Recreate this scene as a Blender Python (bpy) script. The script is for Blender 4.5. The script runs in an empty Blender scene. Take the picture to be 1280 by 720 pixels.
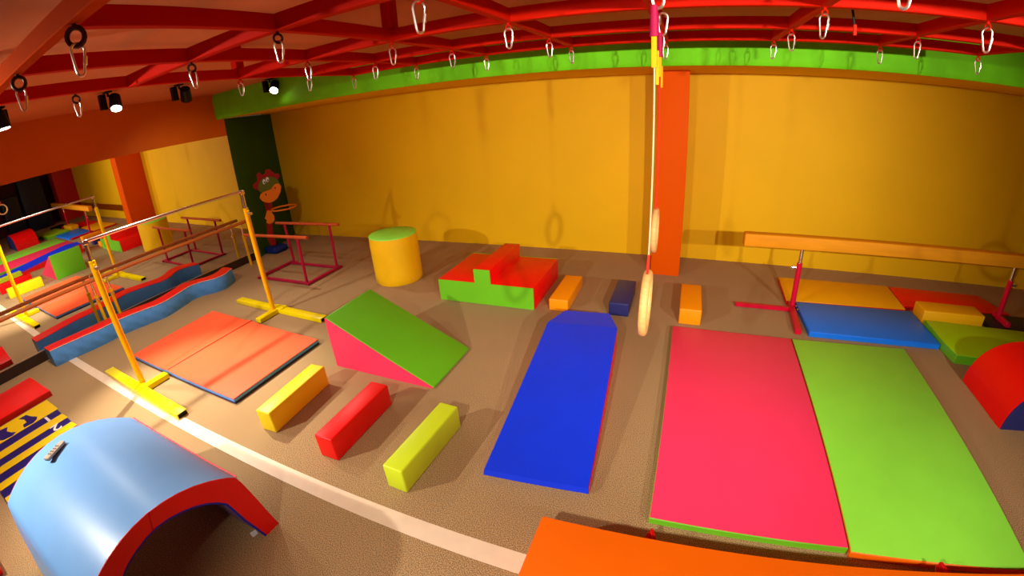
import bpy, bmesh, math, random
from mathutils import Vector, Matrix
random.seed(4)
SC = bpy.context.scene
COL = SC.collection
PI = math.pi

# ------------------------------------------------------------------ camera
cd = bpy.data.cameras.new('camera')
cam = bpy.data.objects.new('camera', cd)
COL.objects.link(cam)
YAW, PITCH, ROLL = 0.40264850460901325, -0.41092639135487424, -0.06879164203665329
fw = Vector((-math.sin(YAW)*math.cos(PITCH), math.cos(YAW)*math.cos(PITCH), math.sin(PITCH)))
r0 = Vector((math.cos(YAW), math.sin(YAW), 0))
u0 = r0.cross(fw)
rt = r0*math.cos(ROLL) + u0*math.sin(ROLL)
up = u0*math.cos(ROLL) - r0*math.sin(ROLL)
M = Matrix((rt, up, -fw)).transposed().to_4x4()
M.translation = Vector((0, 0, 2.0))
cam.matrix_world = M
SC.render.engine = 'CYCLES'
cd.type = 'PANO'
cd.sensor_fit = 'HORIZONTAL'
cd.sensor_width = 36.0
cd.sensor_height = 20.25
cd.clip_start = 0.02
cc = cd
cc.panorama_type = 'FISHEYE_LENS_POLYNOMIAL'
cc.fisheye_fov = 3.1
cc.fisheye_polynomial_k0 = 0.0
cc.fisheye_polynomial_k1 = -0.06533429434792447
cc.fisheye_polynomial_k2 = 6.961497193915295e-05
cc.fisheye_polynomial_k3 = 3.550062269267036e-05
cc.fisheye_polynomial_k4 = -7.314614319287082e-07
SC.camera = cam

# ------------------------------------------------------------------ world, exposure
w = bpy.data.worlds.new('world'); SC.world = w
w.use_nodes = True
w.node_tree.nodes['Background'].inputs['Color'].default_value = (1.0, 0.8, 0.6, 1)
w.node_tree.nodes['Background'].inputs['Strength'].default_value = 0.05
SC.view_settings.view_transform = 'Standard'
SC.view_settings.look = 'None'
SC.view_settings.gamma = 1.0
SC.view_settings.use_curve_mapping = False
SC.view_settings.exposure = 0.0
WARM = (1.0, 0.90, 0.76)
# ceiling spots: x, y, target x, y, z, watts   (the lamps are made in make_spot)
SPOTS = [
    (-4.90, 1.09, -4.75, 1.35, 0.0, 170, 135),
    (-4.90, 2.06, -3.65, 1.35, 0.0, 560, 58),
    (-4.90, 2.84, -6.3, 3.6, 0.6, 40, 110),
    (-4.90, 4.10, -3.4, 1.8, 0.0, 90, 100),
    (-4.00, -1.00, -2.2, 1.5, 0.4, 420, 102),
    (-0.76, -0.95, 0.1, 2.2, 0.0, 260, 96),
    (1.40, -0.97, -0.9, 5.6, 1.0, 520, 66),
    (2.95, -0.75, 0.7, 3.6, 1.0, 400, 76),
]

# ------------------------------------------------------------------ helpers
def srgb(c):
    out = []
    for v in c:
        v /= 255.0
        out.append(v/12.92 if v <= 0.04045 else ((v+0.055)/1.055)**2.4)
    return out

def mat(name, rgb, rough=0.45, metal=0.0, var=0.06, vscale=6.0, bump=0.0, bscale=40.0, spec=0.2, stretch=None, coat=0.0):
    m = bpy.data.materials.new(name); m.use_nodes = True
    nt = m.node_tree; b = nt.nodes['Principled BSDF']
    b.inputs['Roughness'].default_value = rough
    b.inputs['Metallic'].default_value = metal
    b.inputs['Specular IOR Level'].default_value = spec
    if coat: b.inputs['Coat Weight'].default_value = coat; b.inputs['Coat Roughness'].default_value = 0.15
    c = srgb(rgb)
    tc = nt.nodes.new('ShaderNodeTexCoord')
    src = tc.outputs['Object']
    if stretch:
        mp = nt.nodes.new('ShaderNodeMapping'); mp.inputs['Scale'].default_value = stretch
        nt.links.new(src, mp.inputs['Vector']); src = mp.outputs['Vector']
    n = nt.nodes.new('ShaderNodeTexNoise'); n.inputs['Scale'].default_value = vscale; n.inputs['Detail'].default_value = 3
    nt.links.new(src, n.inputs['Vector'])
    r = nt.nodes.new('ShaderNodeValToRGB')
    r.color_ramp.elements[0].position = 0.3; r.color_ramp.elements[1].position = 0.7
    r.color_ramp.elements[0].color = [max(0, x*(1-var)) for x in c] + [1]
    r.color_ramp.elements[1].color = [min(1, x*(1+var)) for x in c] + [1]
    nt.links.new(n.outputs['Fac'], r.inputs['Fac'])
    nt.links.new(r.outputs['Color'], b.inputs['Base Color'])
    if bump:
        n2 = nt.nodes.new('ShaderNodeTexNoise'); n2.inputs['Scale'].default_value = bscale; n2.inputs['Detail'].default_value = 4
        nt.links.new(src, n2.inputs['Vector'])
        bp = nt.nodes.new('ShaderNodeBump'); bp.inputs['Strength'].default_value = bump; bp.inputs['Distance'].default_value = 0.01
        nt.links.new(n2.outputs['Fac'], bp.inputs['Height'])
        nt.links.new(bp.outputs['Normal'], b.inputs['Normal'])
    return m

def emis(name, rgb, s):
    m = bpy.data.materials.new(name); m.use_nodes = True
    b = m.node_tree.nodes['Principled BSDF']
    b.inputs['Emission Color'].default_value = (*srgb(rgb), 1); b.inputs['Emission Strength'].default_value = s
    return m

def vinyl(name, rgb, rough=0.42, bump=0.12):
    return mat(name, rgb, rough, var=0.035, vscale=4, bump=bump, bscale=7.0, spec=0.35)

V = dict(
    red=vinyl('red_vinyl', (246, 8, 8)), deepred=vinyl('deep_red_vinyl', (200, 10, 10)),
    pink=vinyl('pink_vinyl', (255, 58, 104)), green=vinyl('green_vinyl', (108, 196, 32)),
    lightgreen=vinyl('light_green_vinyl', (146, 240, 70)), lime=vinyl('lime_vinyl', (212, 238, 40)),
    limegreen=vinyl('lime_green_vinyl', (165, 226, 12)), yellow=vinyl('yellow_vinyl', (255, 222, 10)),
    amber=vinyl('amber_vinyl', (242, 178, 8)), orange=vinyl('orange_vinyl', (255, 112, 4)),
    coral=vinyl('coral_vinyl', (253, 98, 54)), amberorange=vinyl('amber_orange_vinyl', (252, 154, 5)),
    blue=vinyl('royal_blue_vinyl', (8, 56, 240)), blue2=vinyl('bright_blue_vinyl', (14, 118, 246)),
    navy=vinyl('navy_vinyl', (38, 42, 105)), navy2=vinyl('dark_navy_vinyl', (22, 24, 40)),
    sky=vinyl('sky_blue_vinyl', (125, 186, 255), 0.36, 0.08), cornflower=mat('cornflower_vinyl', (92, 165, 255), 0.38, var=0.06, vscale=6, bump=1.0, bscale=11, stretch=(1, 1.6, 0.35)),
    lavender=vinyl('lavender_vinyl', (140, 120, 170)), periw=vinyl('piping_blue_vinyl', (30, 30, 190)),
    cyl=vinyl('golden_vinyl', (246, 196, 10)),
)
M_CARPET = mat('brown_loop_carpet', (158, 122, 84), 0.95, var=0.10, vscale=1.2, bump=0.5, bscale=260, spec=0.1)
def carpet():
    m = bpy.data.materials.new('carpet'); m.use_nodes = True
    nt = m.node_tree; b = nt.nodes['Principled BSDF']; b.inputs['Roughness'].default_value = 0.95; b.inputs['Specular IOR Level'].default_value = 0.1
    tc = nt.nodes.new('ShaderNodeTexCoord')
    n = nt.nodes.new('ShaderNodeTexNoise'); n.inputs['Scale'].default_value = 210; n.inputs['Detail'].default_value = 3
    n2 = nt.nodes.new('ShaderNodeTexNoise'); n2.inputs['Scale'].default_value = 1.3; n2.inputs['Detail'].default_value = 4
    for q in (n, n2): nt.links.new(tc.outputs['Object'], q.inputs['Vector'])
    r = nt.nodes.new('ShaderNodeValToRGB')
    r.color_ramp.elements[0].position = 0.38; r.color_ramp.elements[0].color = (*srgb((104, 84, 58)), 1)
    r.color_ramp.elements[1].position = 0.62; r.color_ramp.elements[1].color = (*srgb((214, 178, 128)), 1)
    nt.links.new(n.outputs['Fac'], r.inputs['Fac'])
    mx = nt.nodes.new('ShaderNodeMix'); mx.data_type = 'RGBA'; mx.blend_type = 'MULTIPLY'; mx.inputs[0].default_value = 0.3
    nt.links.new(r.outputs['Color'], mx.inputs[6]); 
    r2 = nt.nodes.new('ShaderNodeValToRGB'); r2.color_ramp.elements[0].position = .3; r2.color_ramp.elements[0].color = (.72, .68, .65, 1); r2.color_ramp.elements[1].position = .7
    nt.links.new(n2.outputs['Fac'], r2.inputs['Fac']); nt.links.new(r2.outputs['Color'], mx.inputs[7])
    nt.links.new(mx.outputs[2], b.inputs['Base Color'])
    bp = nt.nodes.new('ShaderNodeBump'); bp.inputs['Strength'].default_value = 0.22; bp.inputs['Distance'].default_value = 0.004
    nt.links.new(n.outputs['Fac'], bp.inputs['Height']); nt.links.new(bp.outputs['Normal'], b.inputs['Normal'])
    return m
M_CARPET = carpet()
M_WALL = mat('yellow_wall_paint', (238, 186, 6), 0.6, var=0.03, vscale=1.5, bump=0.05, bscale=60)
M_ORWALL = mat('orange_wall_paint', (204, 98, 4), 0.6, var=0.03, vscale=1.5, bump=0.05, bscale=60)
M_PILLAR = mat('orange_pillar_paint', (226, 86, 0), 0.6, var=0.02, vscale=2, spec=.06)
M_MAROON = mat('maroon_wall_paint', (84, 26, 22), 0.6, var=0.05)
M_REDCOL = mat('red_pillar_paint', (190, 34, 10), 0.55, var=0.03)
M_CEIL = mat('terracotta_ceiling_paint', (205, 122, 76), 0.8, var=0.10, vscale=1.1)
M_GWALL = mat('dark_green_wall_paint', (50, 92, 22), 0.6, var=0.08, vscale=2.5)
M_GSOF = mat('green_soffit_fabric', (112, 214, 18), 0.7, var=0.14, vscale=3, bump=0.3, bscale=5)
M_BASE = mat('dark_brown_skirting', (58, 42, 32), 0.6)
M_TAPE = mat('cream_line_tape', (236, 214, 186), 0.5, var=0.04, vscale=12)
M_FRAME = mat('red_frame_paint', (196, 22, 2), 0.65, var=0.04, vscale=3, spec=.06)
M_FRAMELIT = mat('lit_red_frame_paint', (186, 62, 0), 0.8, var=0.04, vscale=3, spec=.02)  # red frame paint shifted to orange: strong light on the front bar, as colour
M_EYE = mat('dark_red_eye_paint', (62, 10, 6), 0.5)
M_STEEL = mat('zinc_steel', (235, 226, 216), 0.32, metal=1.0, var=0.05)
M_CHROME = mat('chrome_steel', (240, 235, 232), 0.2, metal=1.0, var=0.02)
M_YPAINT = mat('yellow_enamel', (250, 196, 4), 0.28, var=0.03)
M_YFOOT = mat('lemon_enamel', (248, 226, 6), 0.3, var=0.03)
M_TUBESHADE = mat('tube_inside_shade', (28, 20, 12), 0.9)
M_BROWNWOOD = mat('brown_wood', (206, 118, 56), 0.35, var=0.15, vscale=6, stretch=(8, .6, 8))
M_ORWOOD = mat('orange_brown_rail', (206, 92, 44), 0.4, var=0.10, vscale=5, stretch=(.6, 8, 8))
M_MAGENTA = mat('magenta_enamel', (180, 20, 66), 0.35, var=0.05)
M_CRIMSON = mat('crimson_enamel', (205, 14, 52), 0.32, var=0.04)
M_SUEDE = mat('amber_suede', (226, 146, 14), 0.6, var=0.07, vscale=3, stretch=(1, 6, 6))
M_RINGWOOD = mat('pale_birch', (214, 160, 96), 0.45, var=0.10, vscale=8, stretch=(3, 3, 14))
M_CORD = mat('off_white_cord', (200, 172, 130), 0.8)
M_REDCORD = mat('red_cord', (215, 40, 20), 0.7)
M_PURPLE = mat('magenta_sleeve', (158, 8, 66), 0.6, var=0.06)
M_WEB = mat('yellow_webbing', (214, 158, 8), 0.8)
M_BLACK = mat('black_lamp_housing', (16, 14, 13), 0.45)
M_LENS = emis('lamp_lens', (255, 244, 220), 22.0)
M_DKBLUE = mat('dark_blue_plastic', (28, 48, 128), 0.4)
M_DKRED = mat('dark_red_board', (150, 20, 10), 0.5)
M_OLIVE = mat('olive_green_board', (96, 110, 22), 0.5)
M_BOARDOR = mat('orange_board', (240, 132, 14), 0.45)
M_WHITE = mat('white_print', (240, 236, 228), 0.5)
M_INK = mat('black_print', (18, 16, 16), 0.6)
M_NAVYP = mat('navy_print', (36, 28, 112), 0.4, var=0.05)
M_YELP = mat('yellow_print', (246, 206, 6), 0.4, var=0.03)
M_REMOTE = mat('silver_grey_plastic', (206, 190, 170), 0.4)
M_GREYBTN = mat('grey_rubber', (110, 98, 88), 0.6)

def link(name, me, m, parent=None):
    o = bpy.data.objects.new(name, me)
    if m is not None: me.materials.append(m)
    COL.objects.link(o)
    if parent is not None: o.parent = parent
    return o

def finish(bm, name, smooth=True):
    bmesh.ops.recalc_face_normals(bm, faces=bm.faces)
    me = bpy.data.meshes.new(name)
    bm.to_mesh(me); bm.free()
    if smooth:
        for p in me.polygons: p.use_smooth = True
        try: me.set_sharp_from_angle(angle=math.radians(38))
        except Exception: pass
    return me

def tag(o, label, cat, group=None):
    o['label'] = label; o['category'] = cat
    if group: o['group'] = group
    return o

def struct(o):
    o['kind'] = 'structure'; return o

def thing(name, label, cat, loc=(0, 0, 0), rotz=0.0, group=None):
    o = bpy.data.objects.new(name, None); COL.objects.link(o)
    o.empty_display_size = 0.05
    o.location = loc; o.rotation_euler = (0, 0, rotz)
    return tag(o, label, cat, group)

def bm_box(bm, lo, hi, bevel=0.0, seg=2):
    lo, hi = Vector(lo), Vector(hi)
    r = bmesh.ops.create_cube(bm, size=1.0)
    vs = r['verts']
    for v in vs:
        v.co = Vector(((v.co[i]+.5)*(hi[i]-lo[i])+lo[i]) for i in range(3))
    if bevel > 0:
        es = list({e for v in vs for e in v.link_edges})
        bmesh.ops.bevel(bm, geom=es, offset=bevel, segments=seg, affect='EDGES', profile=0.5)
    return bm

def box(name, lo, hi, m, parent=None, bevel=0.0, seg=2):
    return link(name, finish(bm_box(bmesh.new(), lo, hi, bevel, seg), name), m, parent)

def bm_prism(bm, pts, a, b, axis='y', bevel=0.0, seg=2):
    """closed outline pts (2-D) extruded along axis from a to b"""
    def P(p, t):
        if axis == 'y': return (p[0], t, p[1])
        if axis == 'x': return (t, p[0], p[1])
        return (p[0], p[1], t)
    va = [bm.verts.new(P(p, a)) for p in pts]; vb = [bm.verts.new(P(p, b)) for p in pts]
    fs = [bm.faces.new(va), bm.faces.new(vb[::-1])]
    n = len(pts)
    for i in range(n):
        fs.append(bm.faces.new((va[i], vb[i], vb[(i+1) % n], va[(i+1) % n])))
    bmesh.ops.recalc_face_normals(bm, faces=fs)
    if bevel > 0:
        es = [e for f in fs for e in f.edges]
        es = [e for e in set(es) if len(e.link_faces) == 2 and e.calc_face_angle(0) > 0.5]
        bmesh.ops.bevel(bm, geom=es, offset=bevel, segments=seg, affect='EDGES', profile=0.5)
    return bm

def prism(name, pts, a, b, m, parent=None, axis='y', bevel=0.0, seg=2):
    return link(name, finish(bm_prism(bmesh.new(), pts, a, b, axis, bevel, seg), name), m, parent)

def bm_cyl(bm, p0, p1, r0, r1=None, n=16, cap=True):
    p0, p1 = Vector(p0), Vector(p1); r1 = r0 if r1 is None else r1
    d = p1-p0
    R = d.to_track_quat('Z', 'Y').to_matrix().to_4x4(); R.translation = (p0+p1)/2
    bmesh.ops.create_cone(bm, cap_ends=cap, segments=n, radius1=r0, radius2=r1, depth=d.length, matrix=R)
    return bm

def cyl(name, p0, p1, r, m, parent=None, r1=None, n=16):
    return link(name, finish(bm_cyl(bmesh.new(), p0, p1, r, r1, n), name), m, parent)

def bm_tube(bm, pts, r, n=8, closed=False):
    pts = [Vector(p) for p in pts]; N = len(pts); rings = []
    up = None
    for i, p in enumerate(pts):
        if closed: t = (pts[(i+1) % N]-pts[i-1]).normalized()
        else: t = (pts[min(i+1, N-1)]-pts[max(i-1, 0)]).normalized()
        if up is None:
            up = t.orthogonal().normalized()
        up = (up - t*up.dot(t)).normalized()
        s = t.cross(up)
        rr = r[i] if isinstance(r, (list, tuple)) else r
        rings.append([bm.verts.new(p + (up*math.cos(2*PI*k/n) + s*math.sin(2*PI*k/n))*rr) for k in range(n)])
    for i in range(N if closed else N-1):
        a, b = rings[i], rings[(i+1) % N]
        for k in range(n):
            bm.faces.new((a[k], a[(k+1) % n], b[(k+1) % n], b[k]))
    if not closed:
        bm.faces.new(rings[0][::-1]); bm.faces.new(rings[-1])
    return bm

def tube(name, pts, r, m, parent=None, n=8, closed=False):
    return link(name, finish(bm_tube(bmesh.new(), pts, r, n, closed), name), m, parent)

def bar(name, p0, p1, wdt, hgt, m, parent=None, bevel=0.004):
    """square tube between two points, hgt along z (or along y for uprights)"""
    p0, p1 = Vector(p0), Vector(p1); d = p1-p0
    bm = bm_box(bmesh.new(), (-wdt/2, -hgt/2, 0), (wdt/2, hgt/2, d.length), bevel, 1)
    z = d.normalized()
    y = Vector((0, 0, 1)) if abs(z.z) < .9 else Vector((0, 1, 0))
    x = y.cross(z).normalized(); y = z.cross(x)
    T = Matrix((x, y, z)).transposed().to_4x4(); T.translation = p0
    bmesh.ops.transform(bm, matrix=T, verts=bm.verts)
    return link(name, finish(bm, name), m, parent)

def dup(root, name, loc, label, group=None, rotz=None):
    r = root.copy(); COL.objects.link(r); r.location = loc
    if rotz is not None: r.rotation_euler = (0, 0, rotz)
    r['label'] = label
    if group: r['group'] = group
    for ch in list(root.children):
        c = ch.copy(); COL.objects.link(c); c.parent = r
        for g in list(ch.children):
            d = g.copy(); COL.objects.link(d); d.parent = c
    return r

# ------------------------------------------------------------------ room shell
WY = 5.68; CZ = 2.65; XR = 6.3; YB = -3.2
struct(box('floor', (-7.2, YB, -0.1), (XR+.1, WY+.2, 0), M_CARPET))
struct(box('ceiling', (-7.2, YB, CZ), (XR+.1, WY+.2, CZ+.1), M_CEIL))
struct(box('wall_back', (-7.2, WY, 0), (XR+.1, WY+.15, CZ), M_WALL))
struct(box('wall_right', (XR, YB, 0), (XR+.1, WY, CZ), M_MAROON))
struct(box('wall_front', (-6.6, YB-.1, 0), (XR+.1, YB, CZ), M_ORWALL))
# left wall: orange fascia above the mirror, backing behind it
def mx(y, z): return -6.407 + .002*(y-2) + .018*(z-1)
bm = bmesh.new()
bm_prism(bm, [(-6.62, 0), (mx(1, .1)-.03, 0), (mx(1, 2.03)-.03, 2.03), (mx(1, 2.03)+.006, 2.03), (mx(1, CZ)+.004, CZ), (-6.62, CZ)], YB, 4.33, 'y')
struct(link('wall_left', finish(bm, 'wall_left', False), M_ORWALL))
struct(prism('baseboard_left', [(-6.5, 0), (mx(1, 0)+.012, 0), (mx(1, .13)+.008, .125), (-6.5, .125)], YB, 4.33, M_BASE))
struct(box('trim_1', (mx(1, .13)-.02, YB, .125), (mx(1, .13)+.009, 4.33, .134), M_STEEL))
# angled green wall between the mirror and the back wall
struct(prism('wall_corner', [(-6.40, 4.33), (-6.93, 5.70), (-7.0, 5.70), (-6.47, 4.33)], 0, 2.286, M_GWALL, axis='z'))
# orange pillar and the red one at the far right
struct(box('pillar', (-.32, 5.0, 0), (.012, WY, CZ), M_PILLAR, bevel=.004))
struct(box('pillar.001', (5.35, 5.0, 0), (5.85, WY, CZ), M_REDCOL, bevel=.004))
# deep bulkhead under the ceiling along the back wall: green padded front, orange-brown underside
struct(box('bulkhead', (-6.42, 4.24, 2.286), (XR, WY, CZ), M_WALL))
bm = bmesh.new(); rows = []
prof = [(0.0, CZ-2.28), (-.035, CZ-2.28), (-.045, .30), (-.045, .06), (-.04, .02), (-.025, .0), (0.0, .0)]
nx = 120
for i in range(nx+1):
    x = -6.40 + (XR+6.40)*i/nx
    rows.append([bm.verts.new((x, 4.24+a-.004*math.sin(x*5+c*9), 2.28+c)) for a, c in prof])
for a, b in zip(rows, rows[1:]):
    for k in range(len(prof)): bm.faces.new((a[k], a[(k+1) % len(prof)], b[(k+1) % len(prof)], b[k]))
bm.faces.new(rows[0]); bm.faces.new(rows[-1][::-1])
struct(link('trim_2', finish(bm, 'trim_2'), M_GSOF))

# mirror
bm = bmesh.new()
c = [(YB+.02, .134), (4.33, .134), (4.33, 2.03), (YB+.02, 2.03)]
f = [bm.verts.new((mx(y, z), y, z)) for y, z in c]; b_ = [bm.verts.new((mx(y, z)-.012, y, z)) for y, z in c]
bm.faces.new(f); bm.faces.new(b_[::-1])
for i in range(4): bm.faces.new((f[i], b_[i], b_[(i+1) % 4], f[(i+1) % 4]))
mm = bpy.data.materials.new('mirror_glass'); mm.use_nodes = True
pb = mm.node_tree.nodes['Principled BSDF']; pb.inputs['Metallic'].default_value = 1; pb.inputs['Roughness'].default_value = 0.0
pb.inputs['Base Color'].default_value = (.86, .86, .86, 1)
tag(link('wall_mirror', finish(bm, 'wall_mirror', False), mm), 'large frameless mirror covering the left wall under the orange band', 'mirror')

# line on the carpet
tag(prism('floor_line', [(-6.39, 1.115), (0.6, 1.068), (0.6, 1.185), (-6.39, 1.205)], 0.0005, 0.0025, M_TAPE, axis='z'),
    'long cream tape line stuck across the brown carpet', 'tape')

# ------------------------------------------------------------------ ceiling frame
GX = [-3.02, -2.29, -1.60, -.88, -.17, .59, 1.33, 2.05]
GY = [.588, 1.42, 2.25, 2.96, 3.55]
Z0 = 2.41; TH = .07; TW = .05
fr = thing('ceiling_frame', 'red square-tube grid frame hung under the ceiling over the mats', 'frame', (-.5, 2, Z0))
def fp(p): return (p[0]+.5, p[1]-2, p[2]-Z0)
for j, y in enumerate(GY):
    bar('cross_bar', fp((GX[0]-.025, y, Z0+TH/2)), fp((GX[-1]+.025, y, Z0+TH/2)), TW, TH, M_FRAMELIT if j == 0 else M_FRAME, fr)
for x in GX:
    bar('long_bar', fp((x, GY[0], Z0+TH/2)), fp((x, GY[-1], Z0+TH/2)), TW-.002, TH-.002, M_FRAME, fr)
for x, y in ((-1.60, 2.25), (-3.02, 2.25), (.59, 2.25), (2.05, 2.25), (-3.02, .565), (2.05, .565), (-.17, .565)):
    p = bar('post', fp((x, y, Z0+TH)), fp((x, y, CZ)), .07, .07, M_FRAME, fr)
def carabiner_pts(h=.085, w=.040):
    pts = []
    # pear shape hanging from z=0 to -h, in the local x-z plane
    rt_, rb = w*.5, w*.28
    for k in range(9):
        a = PI*k/8
        pts.append((rt_*math.cos(a), 0, -rt_ + rt_*math.sin(a)))
    for k in range(7):
        a = PI + PI*k/6
        pts.append((rb*math.cos(a), 0, -h+rb + rb*math.sin(a)))
    return pts
EYE_R = .017
eye_me = None
def eye_bolt(x, y, big=1.0, ang=0.0):
    bm = bmesh.new()
    bm_cyl(bm, (0, 0, 0), (0, 0, -.012), .008, n=8)
    bm_tube(bm, [(EYE_R*big*math.sin(2*PI*k/14)*math.cos(ang), EYE_R*big*math.sin(2*PI*k/14)*math.sin(ang), -.010-EYE_R*big+EYE_R*big*math.cos(2*PI*k/14)) for k in range(14)], .0052*big, 6, True)
    o = link('eye_bolt', finish(bm, 'eye_bolt'), M_EYE if big > 1.05 else M_FRAME, fr)  # smaller eyes take the brighter frame red, their light put into the colour
    o.location = fp((x, y, Z0)); return o
ROWN = {0: 'nearest', 1: 'second', 2: 'third', 3: 'fourth', 4: 'rearmost'}
# row, column, scale of the carabiner, scale of the eye
hooks = [(0, 1, .95, 1.5), (0, 2, 1.0, 1.6), (1, 0, .9, 1.2), (1, 1, .95, 1.15), (1, 2, .95, 1.1), (1, 3, 1.15, .8), (1, 5, 1.2, .8),
         (2, 0, .95, .9), (2, 1, .95, .9), (2, 2, 1, .9), (2, 3, 1.05, .75), (2, 5, 1.1, .75), (2, 6, 1.1, .75),
         (3, 0, 1, .8), (3, 1, 1, .8), (3, 2, 1, .75), (3, 3, 1, .75), (3, 4, 1, .75), (3, 5, 1, .75), (3, 6, 1, .75),
         (4, 0, 1, .75), (4, 1, 1, .75), (4, 2, 1, .75), (4, 3, 1, .75), (4, 4, 1, .75), (4, 5, 1, .75), (4, 6, 1, .75), (4, 7, 1, .75)]
ORD = ['first', 'second', 'third', 'fourth', 'fifth', 'sixth', 'seventh', 'eighth']
cb0 = None
for row, colx, s, es in hooks:
    x, y = GX[colx] + (.055 if row == 0 else 0), GY[row]
    if (row, colx) == (1, 0): y = 1.08
    ang = math.atan2(y, x) - PI/2 + random.uniform(-.5, .5)
    eye_bolt(x, y, es, ang)
    z = Z0 - .010 - 2*EYE_R*es + .008
    n_in_row = [h for h in hooks if h[0] == row].index((row, colx, s, es))
    tot = len([h for h in hooks if h[0] == row])
    lab = 'steel carabiner hanging in the %s row of the red frame, %s from the left' % (ROWN[row], ORD[n_in_row])
    if n_in_row == tot-1: lab = 'steel carabiner hanging in the %s row of the red frame, last on the right' % ROWN[row]
    if (row, colx) == (1, 0): lab = 'small steel carabiner hanging partway along the leftmost long bar, before the second row'
    if cb0 is None:
        cb0 = thing('carabiner', lab, 'carabiner', (x, y, z), 0, 'carabiners under the red frame')
        P = carabiner_pts()
        tube('hook_body', P, .0042, M_STEEL, cb0, 7, True)
        cyl('sleeve', (.0195, 0, -.034), (.0150, 0, -.056), .0062, M_STEEL, cb0, n=8)
        c_ = cb0
    else:
        c_ = dup(cb0, 'carabiner', (x, y, z), lab, 'carabiners under the red frame')
    c_.rotation_euler = (random.uniform(-.06, .06), random.uniform(-.06, .06), math.atan2(y, x) - PI/2 + random.uniform(-.55, .55))
    c_.scale = (s, s, s*1.12)
# hanging cable end
cabl = thing('hanging_cable', 'thin black cable with a red tip dangling from the frame', 'cable', (.76, 2.5, 2.65))
tube('cable', [(0, 0, 0), (.0, 0, -.12), (.03, 0, -.2), (.045, 0, -.28)], .006, M_BLACK, cabl, 6)
cyl('tip', (.045, 0, -.27), (.047, 0, -.32), .009, M_REDCORD, cabl, n=8)

# ------------------------------------------------------------------ gymnastic rings
def ring(x, y, zc, label, cordm, z_web1, z_web0, z_sleeve, z_red):
    t = thing('gymnastic_ring', label, 'ring', (x, y, zc), 0, 'gymnastic rings')
    R = .104
    tube('wooden_ring', [(0, R*math.cos(2*PI*k/40), R*math.sin(2*PI*k/40)) for k in range(40)], .0145, M_RINGWOOD, t, 12, True)
    z1 = R+.0145
    rc = z_red - zc
    # red loop round the ring
    bm = bmesh.new()
    bm_tube(bm, [(0, -.016, R-.02), (0, -.018, z1), (0, -.006, z1+.03), (0, 0, rc)], .0045, 6)
    bm_tube(bm, [(0, .016, R-.02), (0, .018, z1), (0, .006, z1+.03), (0, 0, rc)], .0045, 6)
    link('red_loop', finish(bm, 'red_loop'), M_REDCORD, t)
    cyl('cord', (0, 0, rc-.01), (0, 0, z_web0-zc), .0028, cordm, t, n=8)
    box('webbing', (-.009, -.004, z_web0-zc), (.007, .004, z_web1-zc), M_WEB, t, .001, 1)
    box('webbing_tail', (.003, .005, z_web0-zc-.05), (.013, .009, z_web1-zc-.05), M_WEB, t, .001, 1)
    cyl('sleeve', (0, 0, z_web1-zc-.01), (0, 0, z_sleeve-zc), .014, M_PURPLE, t, r1=.011, n=12)
    bm = bmesh.new()
    zz = z_sleeve-zc
    bm_tube(bm, [(p[0]+.012, p[1]+.0, p[2]+zz+.09) for p in carabiner_pts(.10, .05)], .005, 7, True)
    bm_tube(bm, [(.0, p[0], p[2]+Z0-.02-zc) for p in carabiner_pts(max(.05, Z0-.02-zc-zz-.07), .04)], .005, 7, True)
    link('hook', finish(bm, 'hook'), M_STEEL, t)
    return t
ring(-.10, 1.42, 1.322, 'wooden gymnastic ring on an off-white cord, the nearer and lower in view', M_CORD, 2.19, 2.09, 2.27, 1.50)
ring(-.133, 2.25, 1.345, 'wooden gymnastic ring on a red cord, the farther, in front of the orange pillar', M_REDCORD, 2.20, 2.10, 2.30, 1.53)

# ------------------------------------------------------------------ ceiling spot lamps
def make_spot(i, x, y, tx, ty, tz, watts, cone):
    vis = {0: 'black ceiling spot lamp at the left edge, lit, above the mirror', 1: 'lit black ceiling spot lamp with white lens, third from the green soffit',
           2: 'black ceiling spot lamp turned away, its lens unseen', 3: 'black ceiling spot lamp shining at the camera beside the green soffit'}
    lab = vis.get(i) or 'black spot lamp on a long stem, %s of the four behind the camera' % ['leftmost', 'second from left', 'third from left', 'rightmost'][i-4]
    t = thing('ceiling_spot', lab, 'lamp', (x, y, CZ), 0, 'ceiling spot lamps' if i > 3 else None)
    d = (Vector((tx, ty, tz))-Vector((x, y, 2.54 if i < 4 else 2.34))).normalized()
    h = Vector((tx-x, ty-y, 0)).normalized()
    sd = Vector((-h.y, h.x, 0)) * (-1 if i in (0, 2) else 1)
    box('ceiling_plate', (-.05, -.03, -.014), (.05, .03, 0), M_BLACK, t, .002, 1)
    g0 = -sd*.06
    box('gear_box', (g0.x-.03, g0.y-.03, -.165), (g0.x+.03, g0.y+.03, -.02), M_BLACK, t, .004, 1)
    cyl('stem', (0, 0, -.01), (0, 0, -.05 if i < 4 else -.30), .012, M_BLACK, t, n=8)
    c0 = Vector((0, 0, -.105 if i < 4 else -.31)) + sd*.055
    a, b = c0-d*.06, c0+d*.08
    cyl('lamp_head', a, b, .055, M_BLACK, t, r1=.062, n=20)
    cyl('lens', b, b+d*.003, .052, M_LENS, t, n=20)
    ld = bpy.data.lights.new('spot_lamp', 'SPOT'); ld.energy = watts; ld.color = WARM
    ld.spot_size = math.radians(cone); ld.spot_blend = 0.8; ld.shadow_soft_size = .035
    lo = bpy.data.objects.new('spot_lamp', ld); COL.objects.link(lo)
    lo.location = Vector((x, y, CZ))+b+d*.02
    lo.rotation_euler = d.to_track_quat('-Z', 'Y').to_euler()
for i, s in enumerate(SPOTS): make_spot(i, *s)

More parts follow.
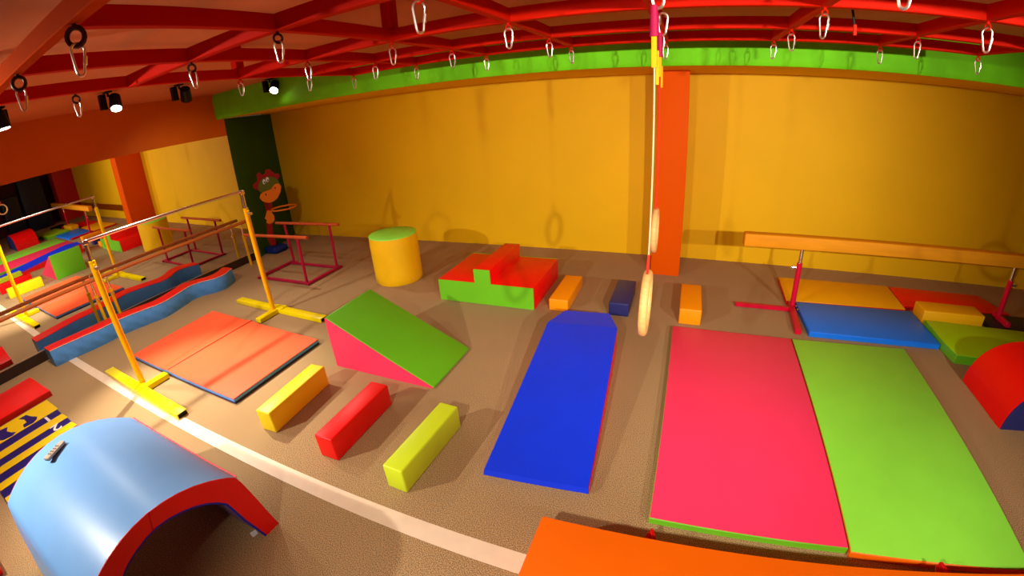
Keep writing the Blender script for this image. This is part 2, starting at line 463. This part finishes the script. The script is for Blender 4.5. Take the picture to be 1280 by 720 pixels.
# ------------------------------------------------------------------ foam blocks
def block(label, x0, x1, y0, y1, h, m, skew=0.0, z=0.0, bev=.012):
    cx, cy = (x0+x1)/2, (y0+y1)/2
    o = box('foam_block', (-(x1-x0)/2, -(y1-y0)/2, 0), ((x1-x0)/2, (y1-y0)/2, h), m, None, bev, 3)
    o.location = (cx, cy, z); o.rotation_euler = (0, 0, skew)
    return tag(o, label, 'foam block', 'small foam blocks')
block('yellow foam block lying on the carpet beside the coral mat', -2.672, -2.528, 1.40, 2.035, .178, V['yellow'], .07)
block('red foam block on the carpet between the yellow and lime blocks', -2.030, -1.878, 1.372, 2.00, .182, V['red'], .01)
block('lime yellow foam block on the carpet, nearest the blue slope', -1.432, -1.290, 1.325, 1.955, .178, V['lime'], -.05)
block('amber foam block beside the red and green step', -1.220, -1.022, 3.785, 4.44, .13, V['amberorange'])
block('navy blue foam block on the carpet behind the blue slope', -.622, -.428, 3.825, 4.42, .14, V['navy'])
block('amber foam block in front of the orange pillar, behind the pink mat', .050, .253, 3.805, 4.41, .16, V['amberorange'])
block('amber foam block lying crosswise beside the lime green mat', 2.49, 3.15, 4.285, 4.52, .17, V['amber'])

# wedge
t = thing('foam_wedge', 'green foam wedge ramp with pink sides', 'wedge', (-2.2, 2.58, 0), -.012)
y0, y1 = -.305, .305
prism('ramp_body', [(-.483, 0), (-.483, .472), (-.47, .478), (.525, .018), (.525, 0)], y0+.004, y1-.004, V['green'], t, 'y', .006, 2)
for a, b in ((y0, y0+.004), (y1-.004, y1)):
    o = prism('side_panel', [(-.480, 0.002), (-.480, .470), (-.472, .472), (.515, .014), (.515, .002)], a, b, V['pink'], t, 'y'); o['label'] = 'pink side panel'

# step with raised middle bar
t = thing('foam_step', 'red foam step block with green front and raised middle bar', 'foam step', (-1.916, 4.19, 0))
T = [(-.552, 0), (-.552, .242), (-.105, .242), (-.105, .398), (.082, .398), (.082, .242), (.552, .242), (.552, 0)]
prism('step_body', T, -.438, .438, V['red'], t, 'y', .006, 2)
for a, b in ((-.444, -.438), (.438, .444)):
    o = prism('end_panel', [(x*.992, z*.992+.002) for x, z in T], a, b, V['green'], t, 'y'); o['label'] = 'green end panel'

# cylinder
t = thing('foam_cylinder', 'yellow upright foam cylinder with green round top by the yellow wall', 'foam cylinder', (-3.335, 4.19, 0))
bm = bmesh.new()
N = 48
def lathe(pr, n=N):
    bm = bmesh.new(); R = []
    for r, z in pr: R.append([bm.verts.new((r*math.cos(2*PI*k/n), r*math.sin(2*PI*k/n), z)) for k in range(n)])
    for a, b in zip(R, R[1:]):
        for k in range(n): bm.faces.new((a[k], a[(k+1) % n], b[(k+1) % n], b[k]))
    bm.faces.new(R[0][::-1]); bm.faces.new(R[-1]); return bm
link('cylinder_side', finish(lathe([(.288, 0), (.297, .012), (.30, .1), (.299, .3), (.30, .5), (.297, .59)]), 'c'), V['cyl'], t)
o = link('round_top', finish(lathe([(.298, .59), (.296, .598), (.286, .604), (.1, .607)]), 'c'), V['lightgreen'], t)

# blue slope with cut corners at its high end
t = thing('foam_slope', 'royal blue foam slope with red sides and cut far corners', 'foam slope', (-.70, 2.4, 0))
def slope_pts(zoff=0): return None
bm = bmesh.new()
lo = [(-.250, -.79), (.372, -.745), (.257, .825), (.147, 1.072), (-.257, 1.037), (-.342, .78)]
hz = [.036, .036, .2, .198, .198, .2]
vb = [bm.verts.new((x, y, 0)) for x, y in lo]; vt = [bm.verts.new((x, y + (.03 if i < 2 else 0), z-.004)) for i, ((x, y), z) in enumerate(zip(lo, hz))]
bm.faces.new(vb[::-1])
for i in range(6): bm.faces.new((vb[i], vb[(i+1) % 6], vt[(i+1) % 6], vt[i]))
bm.faces.new((vt[0], vt[1], vt[2], vt[5])); bm.faces.new((vt[5], vt[2], vt[3], vt[4]))
o = link('slope_sides', finish(bm, 's', False), V['red'], t); o['label'] = 'red side band'
bm = bmesh.new()
k = .985
va = [bm.verts.new((x, y - (.004 if i < 2 else 0), z-.004 if i > 1 else .004)) for i, ((x, y), z) in enumerate(zip(lo, hz))]; vt = [bm.verts.new((x*k+.0005, y*.995, z+.006)) for (x, y), z in zip(lo, hz)]
for i in range(6): bm.faces.new((va[i], va[(i+1) % 6], vt[(i+1) % 6], vt[i]))
bm.faces.new((vt[0], vt[1], vt[2], vt[5])); bm.faces.new((vt[5], vt[2], vt[3], vt[4]))
bm.faces.new((va[5], va[2], va[1], va[0])); bm.faces.new((va[4], va[3], va[2], va[5]))
link('slope_top', finish(bm, 's', False), V['blue'], t)

# ------------------------------------------------------------------ flat mats
def flat_mat(name, label, corners, h, mtop, mside, sidelabel, rim=.006, cat='mat', group='flat gym mats'):
    cx = sum(c[0] for c in corners)/len(corners); cy = sum(c[1] for c in corners)/len(corners)
    t = thing(name, label, cat, (cx, cy, 0), 0, group)
    L = [(x-cx, y-cy) for x, y in corners]
    o = prism('side_band', L, 0, h-rim, mside, t, 'z', .004, 1)
    if sidelabel: o['label'] = sidelabel
    k = .996
    prism('top_cover', [(x*k, y*k) for x, y in L], h-rim-.001, h, mtop, t, 'z', .004, 2)
    return t
flat_mat('gym_mat', 'large pink mat with green edges, beside the light green mat', [(.017, 1.545), (1.028, 1.55), (1.046, 3.66), (.0, 3.66)], .05, V['pink'], V['green'], 'green edge band')
flat_mat('gym_mat', 'large light green mat with orange edges, right of the pink mat', [(1.036, 1.53), (2.03, 1.49), (2.072, 3.69), (1.056, 3.66)], .05, V['lightgreen'], V['orange'], 'orange edge band')
flat_mat('gym_mat', 'amber yellow mat under the balance beam, by the back wall', [(1.145, 4.48), (2.43, 4.545), (2.46, 5.17), (1.168, 5.13)], .05, V['amber'], V['deepred'], 'red edge band')
flat_mat('gym_mat', 'red mat under the balance beam, right of the amber mat', [(2.445, 4.645), (3.74, 4.70), (3.6, 5.17), (2.475, 5.17)], .045, V['red'], V['deepred'], None)
flat_mat('gym_mat', 'bright blue mat in front of the amber mat, by the beam foot', [(1.245, 3.82), (2.478, 3.825), (2.470, 4.50), (1.235, 4.46)], .055, V['blue2'], V['blue2'], None)
flat_mat('gym_mat', 'thick lime green mat between the blue mat and the red half cylinder', [(2.492, 3.80), (2.515, 3.60), (3.72, 3.52), (3.72, 4.20), (2.50, 4.25)], .09, V['limegreen'], V['green'], 'green edge band')
flat_mat('gym_mat', 'dark navy mat at the right edge beyond the lime green mat', [(3.25, 4.275), (4.5, 4.235), (4.5, 4.63), (3.3, 4.63)], .06, V['navy2'], V['navy2'], None)
# coral mat over the base beam of the high bar, with a crease
t = thing('gym_mat', 'coral red square mat with blue edges under the high bar', 'mat', (-4.10, 2.06, 0), 0, 'flat gym mats')
cor = [(-.965, -.525), (.957, -.545), (.957, .47), (-.995, .57)]
def creased(name, z0, z1, k, m, lab):
    bm = bmesh.new(); n = 24
    rows = []
    for i in range(n+1):
        u = i/n
        a = Vector(cor[0]).lerp(Vector(cor[1]), u); b = Vector(cor[3]).lerp(Vector(cor[2]), u)
        lift = .012*math.exp(-((a.x+.15)/.07)**2)
        rows.append([(a.x*k, a.y*k, lift), (b.x*k, b.y*k, lift)])
    vs = [[[bm.verts.new((p[0], p[1], zz+p[2]*(1 if zz > 0 else 0))) for p in r] for r in rows] for zz in (z0, z1)]
    for i in range(n):
        for L, fl in ((0, True), (1, False)):
            q = [vs[L][i][0], vs[L][i+1][0], vs[L][i+1][1], vs[L][i][1]]
            bm.faces.new(q[::-1] if fl else q)
        for s in (0, 1): bm.faces.new((vs[0][i][s], vs[0][i+1][s], vs[1][i+1][s], vs[1][i][s]))
    for i in (0, n): bm.faces.new((vs[0][i][0], vs[0][i][1], vs[1][i][1], vs[1][i][0]))
    o = link(name, finish(bm, name), m, t)
    if lab: o['label'] = lab
creased('side_band', .0, .020, 1.0, V['navy'], 'navy blue lower half of the edge')
creased('side_band', .0205, .042, 1.0, V['cornflower'], 'blue upper half of the edge')
creased('top_cover', .042, .05, .996, V['coral'], None)
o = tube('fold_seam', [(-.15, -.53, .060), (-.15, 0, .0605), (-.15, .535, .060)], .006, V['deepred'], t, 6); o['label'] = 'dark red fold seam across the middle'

# red mat at the left edge
flat_mat('gym_mat', 'thick glossy red mat at the left edge under the mirror', [(-5.93, .0), (-5.29, .0), (-5.30, .69), (-5.97, .66)], .065, V['red'], V['deepred'], None)
# something red at the lower left corner
block('red foam block mostly cut off at the bottom left corner', -3.75, -3.21, -.66, -.40, .08, V['red'])

# numbered jump mat
t = thing('jump_mat', 'navy and yellow striped jump mat with white numbers and footprints', 'mat', (-4.35, .24, 0))
def jp(x, y): return (x+4.35, y-.24)
prism('mat_body', [jp(-5.25, -.16), jp(-3.55, -.16), jp(-3.55, .63), jp(-5.25, .605)], 0, .014, M_NAVYP, t, 'z', .003, 1)
for xa, xb in ((-5.245, -4.897), (-4.752, -4.612), (-4.490, -4.366), (-4.235, -4.115), (-3.985, -3.87)):
    o = prism('yellow_stripe', [jp(xa, -.155), jp(xb-.008, -.155), jp(xb, .622), jp(xa, .612)], .0135, .0152, M_YELP, t, 'z'); o['label'] = 'yellow printed stripe'
for i, x in enumerate((-4.79, -4.53, -4.275, -4.02)):
    cu = bpy.data.curves.new('digit', 'FONT'); cu.body = '1234'[i]; cu.size = .185; cu.offset = .003; cu.extrude = .0006; cu.align_x = 'CENTER'; cu.align_y = 'CENTER'
    tmp = bpy.data.objects.new('digit_tmp', cu); COL.objects.link(tmp)
    dg = bpy.context.evaluated_depsgraph_get(); me = bpy.data.meshes.new_from_object(tmp.evaluated_get(dg))
    bpy.data.objects.remove(tmp); me.materials.clear()
    o = link('printed_number', me, M_WHITE, t); p = jp(x-.03, .485); o.location = (p[0], p[1], .0162); o.rotation_euler = (0, 0, -PI/2+.03)
    o['label'] = 'white printed number %s' % '1234'[i]
f1 = [(-5.182, .292), (-5.176, .373), (-5.077, .398), (-4.995, .436), (-4.943, .415), (-4.914, .371), (-4.93, .285), (-5.001, .292), (-5.011, .333), (-5.103, .332)]
f2 = [(-5.189, .088), (-5.156, .177), (-5.073, .146), (-4.995, .172), (-4.945, .207), (-4.91, .164), (-4.931, .086), (-4.966, .055), (-5.05, .06)]
for fpz in (f1, f2):
    o = prism('footprint', [jp(*q) for q in fpz], .0145, .0162, M_NAVYP, t, 'z'); o['label'] = 'navy printed footprint'

# ------------------------------------------------------------------ blue tunnel
t = thing('foam_tunnel', 'sky blue foam tunnel arch with red end faces', 'foam tunnel', (-2.455, .31, 0))
half_o = [(.526, 0), (.502, .12), (.482, .242), (.458, .36), (.436, .452), (.41, .478), (.37, .507), (.31, .545), (.24, .580), (.16, .608), (.08, .624), (0, .630)]
half_i = [(.425, 0), (.398, .10), (.368, .20), (.345, .30), (.328, .365), (.29, .412), (.25, .447), (.19, .486), (.13, .512), (.06, .532), (0, .538)]
out = half_o + [(-y, z) for y, z in half_o[-2::-1]]
inn = half_i + [(-y, z) for y, z in half_i[-2::-1]]
XB, XF = -.575, .575
def sweep(name, pr, x0, x1, m, thick, flip=False):
    bm = bmesh.new()
    n = len(pr)
    ins = []
    for i, (y, z) in enumerate(pr):
        a = Vector(pr[max(i-1, 0)]); b = Vector(pr[min(i+1, n-1)]); d = (b-a).normalized(); nn = Vector((d.y, -d.x))
        ins.append((y - nn.x*thick, max(0, z - nn.y*thick)))
    poly = list(pr) + ins[::-1]
    va = [bm.verts.new((x0, y, z)) for y, z in poly]; vb = [bm.verts.new((x1, y, z)) for y, z in poly]
    N2 = len(poly)
    for i in range(N2): bm.faces.new((va[i], va[(i+1) % N2], vb[(i+1) % N2], vb[i]))
    for i in range(n-1):
        bm.faces.new((va[i], va[i+1], va[N2-2-i], va[N2-1-i])); bm.faces.new((vb[i], vb[i+1], vb[N2-2-i], vb[N2-1-i]))
    return link(name, finish(bm, name), m, t)
sweep('outer_cover', out, XB+.004, XF-.004, V['sky'], .03)
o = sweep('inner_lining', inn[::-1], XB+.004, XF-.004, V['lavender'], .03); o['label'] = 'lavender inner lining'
def arch_face(name, x0, x1, m, so=0.0, si=0.0):
    bm = bmesh.new()
    # resample both outlines to the same count
    def rs(p, n=40):
        L = [0]
        for a, b in zip(p, p[1:]): L.append(L[-1]+(Vector(b)-Vector(a)).length)
        r = []
        for k in range(n+1):
            s = L[-1]*k/n; j = min(len(p)-2, max(i for i in range(len(L)) if L[i] <= s+1e-9))
            u = (s-L[j])/(L[j+1]-L[j]); r.append(Vector(p[j]).lerp(Vector(p[j+1]), u))
        return r
    A, B = rs(out), rs(inn)
    vs = [[bm.verts.new((x, q.x, q.y)) for q in S] for x in (x0, x1) for S in (A, B)]
    for i in range(40):
        bm.faces.new((vs[0][i], vs[0][i+1], vs[1][i+1], vs[1][i])); bm.faces.new((vs[2][i], vs[3][i], vs[3][i+1], vs[2][i+1]))
        bm.faces.new((vs[0][i], vs[2][i], vs[2][i+1], vs[0][i+1])); bm.faces.new((vs[1][i], vs[1][i+1], vs[3][i+1], vs[3][i]))
    for e in (0, 40): bm.faces.new((vs[0][e], vs[1][e], vs[3][e], vs[2][e]))
    return link(name, finish(bm, name), m, t)
for a, b in ((XF-.004, XF), (XB, XB+.004)):
    o = arch_face('end_face', a, b, V['red']); o['label'] = 'red end face'
o = tube('piping', [(XF-.004, y, max(.006, z)) for y, z in inn], .007, V['periw'], t, 6); o['label'] = 'blue piping round the opening'
o = tube('piping', [(x, .439, .456) for x in (XB, -.3, 0, .3, XF)], .0035, V['pink'], t, 6); o['label'] = 'pink piping along the far edge'
o = tube('seam', [(XF+.0005, -.02+.03, .631), (XF+.0005, -.05+.03, .538)], .003, V['deepred'], t, 5)
tag(prism('cloth_tag', [(-1.985, .70), (-1.945, .69), (-1.94, .725), (-1.975, .735)], 0, .004, M_WHITE, None, 'z'), 'small white cloth tag on the carpet under the tunnel', 'tag')

# remote control on the tunnel
t = thing('remote_control', 'silver grey remote control lying on the sky blue tunnel', 'remote control', (-2.86, .235, .635))
t.rotation_euler = (math.radians(3), 0, math.radians(120))
box('remote_body', (-.075, -.019, 0), (.075, .019, .017), M_REMOTE, t, .004, 2)
box('underside', (-.073, -.0175, -.004), (.073, .0175, .002), M_BLACK, t, .002, 1)
for i in range(4):
    for j in range(2): box('button', (-.045+i*.022, -.011+j*.014, .0165), (-.034+i*.022, -.003+j*.014, .019), M_GREYBTN, t, .001, 1)

# ------------------------------------------------------------------ red half cylinder, right
t = thing('half_cylinder', 'red foam half cylinder with navy end faces at the right edge', 'foam half cylinder', (3.0, 3.03, 0))
pr = []
for k in range(25):
    a = PI*k/24; pr.append((.53*math.copysign(abs(math.cos(a))**.8, math.cos(a)), .405*math.sin(a)**.85))
prism('curved_cover', pr, -.306, .306, V['red'], t, 'y', 0)
for a, b in ((-.312, -.306), (.306, .312)):
    o = prism('end_face', [(x*.985, z*.985) for x, z in pr], a, b, V['navy'], t, 'y'); o['label'] = 'navy end face'

# ------------------------------------------------------------------ orange pad at the bottom edge
t = thing('crash_pad', 'large orange pad with red triangular handles at the bottom edge', 'mat', (1.2, .75, 0))
def op(x, y): return (x-1.2, y-.75)
prism('pad_side', [op(-.475, .20), op(2.6, .27), op(2.6, 1.385), op(-.48, 1.30)], 0.0, .19, V['orange'], t, 'z', .01, 2)
prism('top_cover', [op(-.470, .205), op(2.595, .275), op(2.595, 1.38), op(-.475, 1.295)], .189, .2, V['orange'], t, 'z', .006, 2)
for x in (.035, 1.45):
    yy = 1.30+.0276*(x+.48)
    bm = bmesh.new(); a = op(x, yy)
    bm_prism(bm, [(a[0]-.055, a[1]-.004), (a[0]+.055, a[1]-.004), (a[0]+.012, a[1]+.11), (a[0]-.012, a[1]+.11)], .085, .092, 'z', .002, 1)
    bm_prism(bm, [(a[0]+.03, a[1]-.004), (a[0]+.055, a[1]-.004), (a[0]+.012, a[1]+.112), (a[0]-.004, a[1]+.112)], .09, .12, 'z', .002, 1)
    link('handle', finish(bm, 'handle'), V['deepred'], t)

# ------------------------------------------------------------------ wave beam by the mirror
t = thing('wave_beam', 'wavy blue foam balance beam with red top along the mirror', 'balance beam', (-6.0, 2.2, 0))
cp = [(.97, -6.03), (1.23, -5.99), (1.56, -5.93), (1.82, -5.93), (2.13, -5.85), (2.35, -5.785), (2.645, -5.86), (2.85, -5.93), (3.0, -5.885), (3.14, -5.775), (3.30, -5.755), (3.51, -5.86)]
def spl(cp, y):
    i = max(k for k in range(len(cp)-1) if cp[k][0] <= y+1e-9)
    p0, p1, p2, p3 = cp[max(i-1, 0)], cp[i], cp[i+1], cp[min(i+2, len(cp)-1)]
    u = (y-p1[0])/(p2[0]-p1[0])
    return .5*((2*p1[1]) + (-p0[1]+p2[1])*u + (2*p0[1]-5*p1[1]+4*p2[1]-p3[1])*u*u + (-p0[1]+3*p1[1]-3*p2[1]+p3[1])*u**3)
ny = 90; ys = [.97+(3.51-.97)*i/ny for i in range(ny+1)]
fx = [spl(cp, y) for y in ys]
HB = .20; WB = .22
bm = bmesh.new(); nz = 8; rows = []
for y, x in zip(ys, fx):
    ring_ = []
    for k in range(nz+1):
        z = HB*k/nz; bul = .012*math.sin(PI*k/nz) + .004*math.sin(y*37+k)*math.sin(PI*k/nz)
        ring_.append(bm.verts.new((x+bul+6.0, y-2.2, z)))
    for k in range(nz, -1, -1):
        ring_.append(bm.verts.new((x-WB-.008*math.sin(PI*k/nz)+6.0, y-2.2, HB*k/nz)))
    rows.append(ring_)
for a, b in zip(rows, rows[1:]):
    for k in range(len(a)):
        bm.faces.new((a[k], a[(k+1) % len(a)], b[(k+1) % len(a)], b[k]))
bm.faces.new(rows[0]); bm.faces.new(rows[-1][::-1])
link('beam_sides', finish(bm, 'w'), V['cornflower'], t)
bm = bmesh.new()
A = [[bm.verts.new((x+6.0+.002, y-2.2, HB-.002)), bm.verts.new((x+6.0-.004, y-2.2, HB+.007)), bm.verts.new((x-WB/2+6.0, y-2.2, HB+.012)), bm.verts.new((x-WB+6.0+.004, y-2.2, HB+.007)), bm.verts.new((x-WB+6.0-.002, y-2.2, HB-.002))] for y, x in zip(ys, fx)]
for a, b in zip(A, A[1:]):
    for k in range(5): bm.faces.new((a[k], a[(k+1) % 5], b[(k+1) % 5], b[k]))
bm.faces.new(A[0]); bm.faces.new(A[-1][::-1])
o = link('beam_top', finish(bm, 'w'), V['red'], t); o['label'] = 'glossy red top'
o = tube('piping', [(x+6.0+.003, y-2.2, HB) for y, x in zip(ys[::2], fx[::2])], .0035, M_WHITE, t, 5); o['label'] = 'pale piping along the top edge'

# ------------------------------------------------------------------ wooden wall rail (barre)
def barre(label, ya, yb, yp, x=-6.27, z=.69, bracket=True):
    t = thing('wall_rail', label, 'rail', (x, (ya+yb)/2, 0), 0, 'wooden rails along the mirror')
    yc = (ya+yb)/2
    tube('wooden_rail', [(0, ya-yc, z), (0, yb-yc, z)], .024, M_BROWNWOOD, t, 14)
    for y in yp:
        p = cyl('post', (0, y-yc, 0), (0, y-yc, .49), .021, M_YPAINT, t, n=14)
        cyl('inner_tube', (0, y-yc, .48), (0, y-yc, z-.02), .014, M_CHROME, t, n=12)
        cyl('collar', (0, y-yc, .47), (0, y-yc, .50), .026, M_YPAINT, t, n=14)
        k = cyl('clamp_knob', (.02, y-yc, .455), (.055, y-yc, .455), .014, M_STEEL, t, n=10)
        box('saddle', (-.02, y-yc-.02, z-.034), (.02, y-yc+.02, z-.02), M_STEEL, t, .002, 1)
    return t
barre('brown wooden rail on yellow posts along the mirror, the farther length', 1.87, 4.25, (1.97, 4.12))
barre('brown wooden rail on yellow posts along the mirror, running out of frame', -.55, 1.85, (-.45, 1.77))

# ------------------------------------------------------------------ high bar
t = thing('high_bar', 'yellow training high bar with chrome rail standing over the coral mat', 'high bar', (-4.28, 2.08, 0))
def hp(x, y, z): return (x+4.28, y-2.08, z)
for side, (yf, px, yp, dy) in enumerate(((1.225, -4.32, 1.29, 1), (2.965, -4.245, 2.90, -1))):
    bm = bmesh.new()
    # solid flat foot; dark end plates stand for the shade inside the tube
    ft = link('foot', finish(bm_box(bm, (-.80, -.048, 0), (.80, .048, .05), .004, 2), 'foot'), M_YFOOT, t)
    ft.location = hp(-4.25, yf, 0); ft.rotation_euler = (0, 0, -.03 if side == 0 else -.045)
    for s in (-1, 1):
        e = box('tube_end_shade', (s*.8-.002, -.040, .007), (s*.8+.002, .040, .043), M_TUBESHADE, ft); e['label'] = 'dark plate for the shade inside the tube'
    box('joint_plate', hp(px-.05, yf-.05, .045), hp(px+.12, yf+.06 if side == 0 else yf+.05, .062), M_YFOOT, t, .004, 1)
    for bx in (-.03, .10): cyl('bolt', hp(px+bx, yf+.0, .06), hp(px+bx, yf, .074), .010, M_YFOOT, t, n=6)
    ztop = 1.25
    tube('upright', [hp(px, yp, .05), hp(px+.0, yp, ztop)], .028, M_YPAINT, t, 16)
    tube('inner_post', [hp(px, yp, ztop-.01), hp(px, yp, 1.43)], .018, M_CHROME, t, 12)
    box('head', hp(px-.02, yp-.025, 1.395), hp(px+.02, yp+.025, 1.435), M_CHROME, t, .004, 1)
    cyl('clamp_knob', hp(px+.02, yp, 1.19), hp(px+.08, yp, 1.19), .016, M_STEEL, t, n=10)
    cyl('stop_pin', hp(px+.015, yp, 1.22), hp(px+.05, yp, 1.22), .008, M_YFOOT, t, n=8)
tube('chrome_rail', [hp(-4.32, 1.27, 1.42), hp(-4.245, 2.92, 1.43)], .0145, M_CHROME, t, 14)
# base beam: stubs visible either side of the mat, sleeve around it
for a, b in (((-4.235, 1.27, .03), (-4.235, 1.50, .03)), ((-4.225, 2.65, .03), (-4.225, 2.92, .03))):
    bar('base_beam', hp(*a), hp(*b), .085, .05, M_YFOOT, t)

# ------------------------------------------------------------------ small parallel bars
t = thing('parallel_bars', 'low magenta parallel bars with orange rails near the green corner', 'parallel bars', (-4.98, 4.04, 0))
def pp(x, y, z): return (x+4.98, y-4.04, z)
for y in (3.735, 4.33):
    tube('rail', [pp(-5.66, y, .642), pp(-4.345, y, .642)], .021, M_ORWOOD, t, 12)
    for x in (-5.47, -4.53):
        tube('post', [pp(x+.02*(1 if x < -5 else -1), y, .02), pp(x, y, .625)], .019, M_MAGENTA, t, 12)
        box('foot_plate', pp(x-.045, y-.04, 0), pp(x+.045, y+.04, .02), M_MAGENTA, t, .003, 1)
    bar('base_bar', pp(-5.53, y-.04, .022), pp(-4.45, y-.04, .022), .04, .03, M_MAGENTA, t)
for x in (-5.5, -4.47):
    bar('base_bar', pp(x, 3.66, .024), pp(x, 4.34, .024), .045, .032, M_MAGENTA, t)

# ------------------------------------------------------------------ balance beam
t = thing('balance_beam', 'long amber balance beam on crimson legs by the yellow wall', 'balance beam', (2.45, 4.47, 0))
def bp_(x, y, z): return (x-2.45, y-4.47, z)
bm = bmesh.new()
d = Vector((1, .05, 0)).normalized()
L = 1.72
bm_box(bm, (-1.84, -.055, .637), (2.2, .055, .765), .012, 3)
bmesh.ops.rotate(bm, cent=(0, 0, 0), matrix=Matrix.Rotation(.045, 3, 'Z'), verts=bm.verts)
link('beam', finish(bm, 'beam'), M_SUEDE, t)
for x in (1.19, 3.46):
    y = 4.47 + (x-2.45)*.045
    yb = y + (-.03 if x < 2 else 0)
    if x < 2: bar('foot', bp_(1.148, 3.835, .028), bp_(1.188, 4.462, .028), .055, .05, M_CRIMSON, t)
    else: bar('foot', bp_(x, yb-.2, .087), bp_(x, yb+.08, .087), .05, .05, M_CRIMSON, t)
    if x < 2: bar('foot', bp_(x-.58, yb-.055, .024), bp_(x-.02, yb-.055, .024), .045, .04, M_CRIMSON, t)
    tube('leg', [bp_(x, yb, .045), bp_(x, y, .49)], .027, M_CRIMSON, t, 14)
    tube('inner_post', [bp_(x, y, .48), bp_(x, y, .64)], .018, M_CHROME, t, 12)
    cyl('clamp_knob', bp_(x-.025 if x < 2 else x+.025, y, .44), bp_(x-.075 if x < 2 else x+.075, y, .44), .011, M_STEEL, t, n=8)
    cyl('clamp_screw', bp_(x-.06 if x < 2 else x+.06, y, .415), bp_(x-.06 if x < 2 else x+.06, y, .465), .006, M_STEEL, t, n=6)
    for k in (-.04, .04): cyl('bolt', bp_(x+.03, yb-.08+k, .05), bp_(x+.03, yb-.08+k, .062), .009, M_STEEL, t, n=6)

# ------------------------------------------------------------------ toddler basketball stand
t = thing('basketball_stand', 'toy basketball stand shaped as a crested green animal with orange hoop', 'toy', (-6.35, 4.75, 0))
U = Vector((.6, .8, 0)); NRM = Vector((.8, -.6, 0))
def board(name, pts, d0, d1, m):
    bm = bmesh.new()
    va = [bm.verts.new(U*u + NRM*d0 + Vector((0, 0, z))) for u, z in pts]; vb = [bm.verts.new(U*u + NRM*d1 + Vector((0, 0, z))) for u, z in pts]
    n = len(pts); bm.faces.new(va); bm.faces.new(vb[::-1])
    for i in range(n): bm.faces.new((va[i], vb[i], vb[(i+1) % n], va[(i+1) % n]))
    bmesh.ops.recalc_face_normals(bm, faces=bm.faces)
    es = [e for e in bm.edges if e.calc_face_angle(0) > .6 and abs((e.verts[0].co-e.verts[1].co).normalized().dot(NRM)) < .5]
    bmesh.ops.bevel(bm, geom=es, offset=.004, segments=2, affect='EDGES')
    return link(name, finish(bm, name), m, t)
def ell(cu, cz, a, b, n=20, rot=0):
    return [(cu+a*math.cos(2*PI*k/n)*math.cos(rot)-b*math.sin(2*PI*k/n)*math.sin(rot), cz+a*math.cos(2*PI*k/n)*math.sin(rot)+b*math.sin(2*PI*k/n)*math.cos(rot)) for k in range(n)]
board('head', ell(.11, 1.12, .178, .155, 24, .15), 0, .04, M_OLIVE)
board('crest', [(-.05, 1.06), (-.138, 1.130), (-.145, 1.19), (-.08, 1.225), (-.045, 1.25), (-.055, 1.34), (.0, 1.372), (.04, 1.325), (.08, 1.33), (.11, 1.392), (.175, 1.392), (.215, 1.335), (.25, 1.30), (.30, 1.30), (.315, 1.245), (.27, 1.20), (.1, 1.15)], -.012, .018, M_DKRED)
board('muzzle', [(-.081, .961), (-.058, 1.015), (.011, 1.050), (.08, 1.058), (.133, 1.070), (.189, 1.123), (.235, 1.142), (.280, 1.130), (.301, 1.085), (.272, .994), (.201, .902), (.14, .868), (.075, .85), (.02, .862), (-.045, .90)], .036, .062, M_BOARDOR)
for u, z in ((.047, 1.209), (.106, 1.233)):
    e = board('eye', ell(u, z, .026, .042, 14, -.15), .038, .048, M_WHITE)
    board('pupil', ell(u+.006, z-.012, .010, .019, 10, -.15), .047, .051, M_INK)
for u, z in ((.20, 1.075), (.03, 1.0)): board('nostril', ell(u, z, .012, .018, 10), .060, .064, M_DKRED)
board('neck', [(.03, .88), (.10, .88), (.085, .70), (.0, .70)], .004, .034, M_DKRED)
board('belly', [(-.003, .735), (.05, .715), (.085, .62), (.075, .55), (.038, .513), (-.026, .497), (-.069, .538), (-.05, .575), (-.078, .61), (-.05, .65), (-.036, .69)], .01, .04, M_BOARDOR)
board('leg', [(-.074, .52), (.03, .50), (-.005, .353), (.01, .20), (.0, .13), (-.09, .13), (-.118, .284), (-.086, .401)], .006, .036, M_DKRED)
bm = bmesh.new(); bm_box(bm, (-.17, -.15, 0), (.14, .15, .11), .04, 3)
link('base', finish(bm, 'base'), M_DKBLUE, t)
hc = U*.26 + NRM*.16 + Vector((0, 0, .74))
tube('hoop', [hc + U*(.205*math.cos(2*PI*k/28)) + NRM*(.205*math.sin(2*PI*k/28)) for k in range(28)], .014, M_BOARDOR, t, 10, True)
tube('hoop_bracket', [U*.05+Vector((0, 0, .74))+NRM*.03, hc-U*.15-NRM*.13], .014, M_DKRED, t, 8)
cyl('pole', (-.02, 0, .08), (0.0, -.01, .9), .02, M_DKRED, t, n=10)

# ------------------------------------------------------------------ dark foam pieces along the right wall (seen in the mirror)
tag(box('tall_foam_block', (5.3, 3.2, 0), (5.6, 3.75, 1.25), V['navy2'], None, .012, 2), 'tall black foam block by the maroon wall, seen only in the mirror', 'foam block')
tag(box('tall_foam_block', (5.3, 3.85, 0), (5.7, 4.6, 1.7), V['navy2'], None, .012, 2), 'taller black foam block by the red pillar, seen only in the mirror', 'foam block')
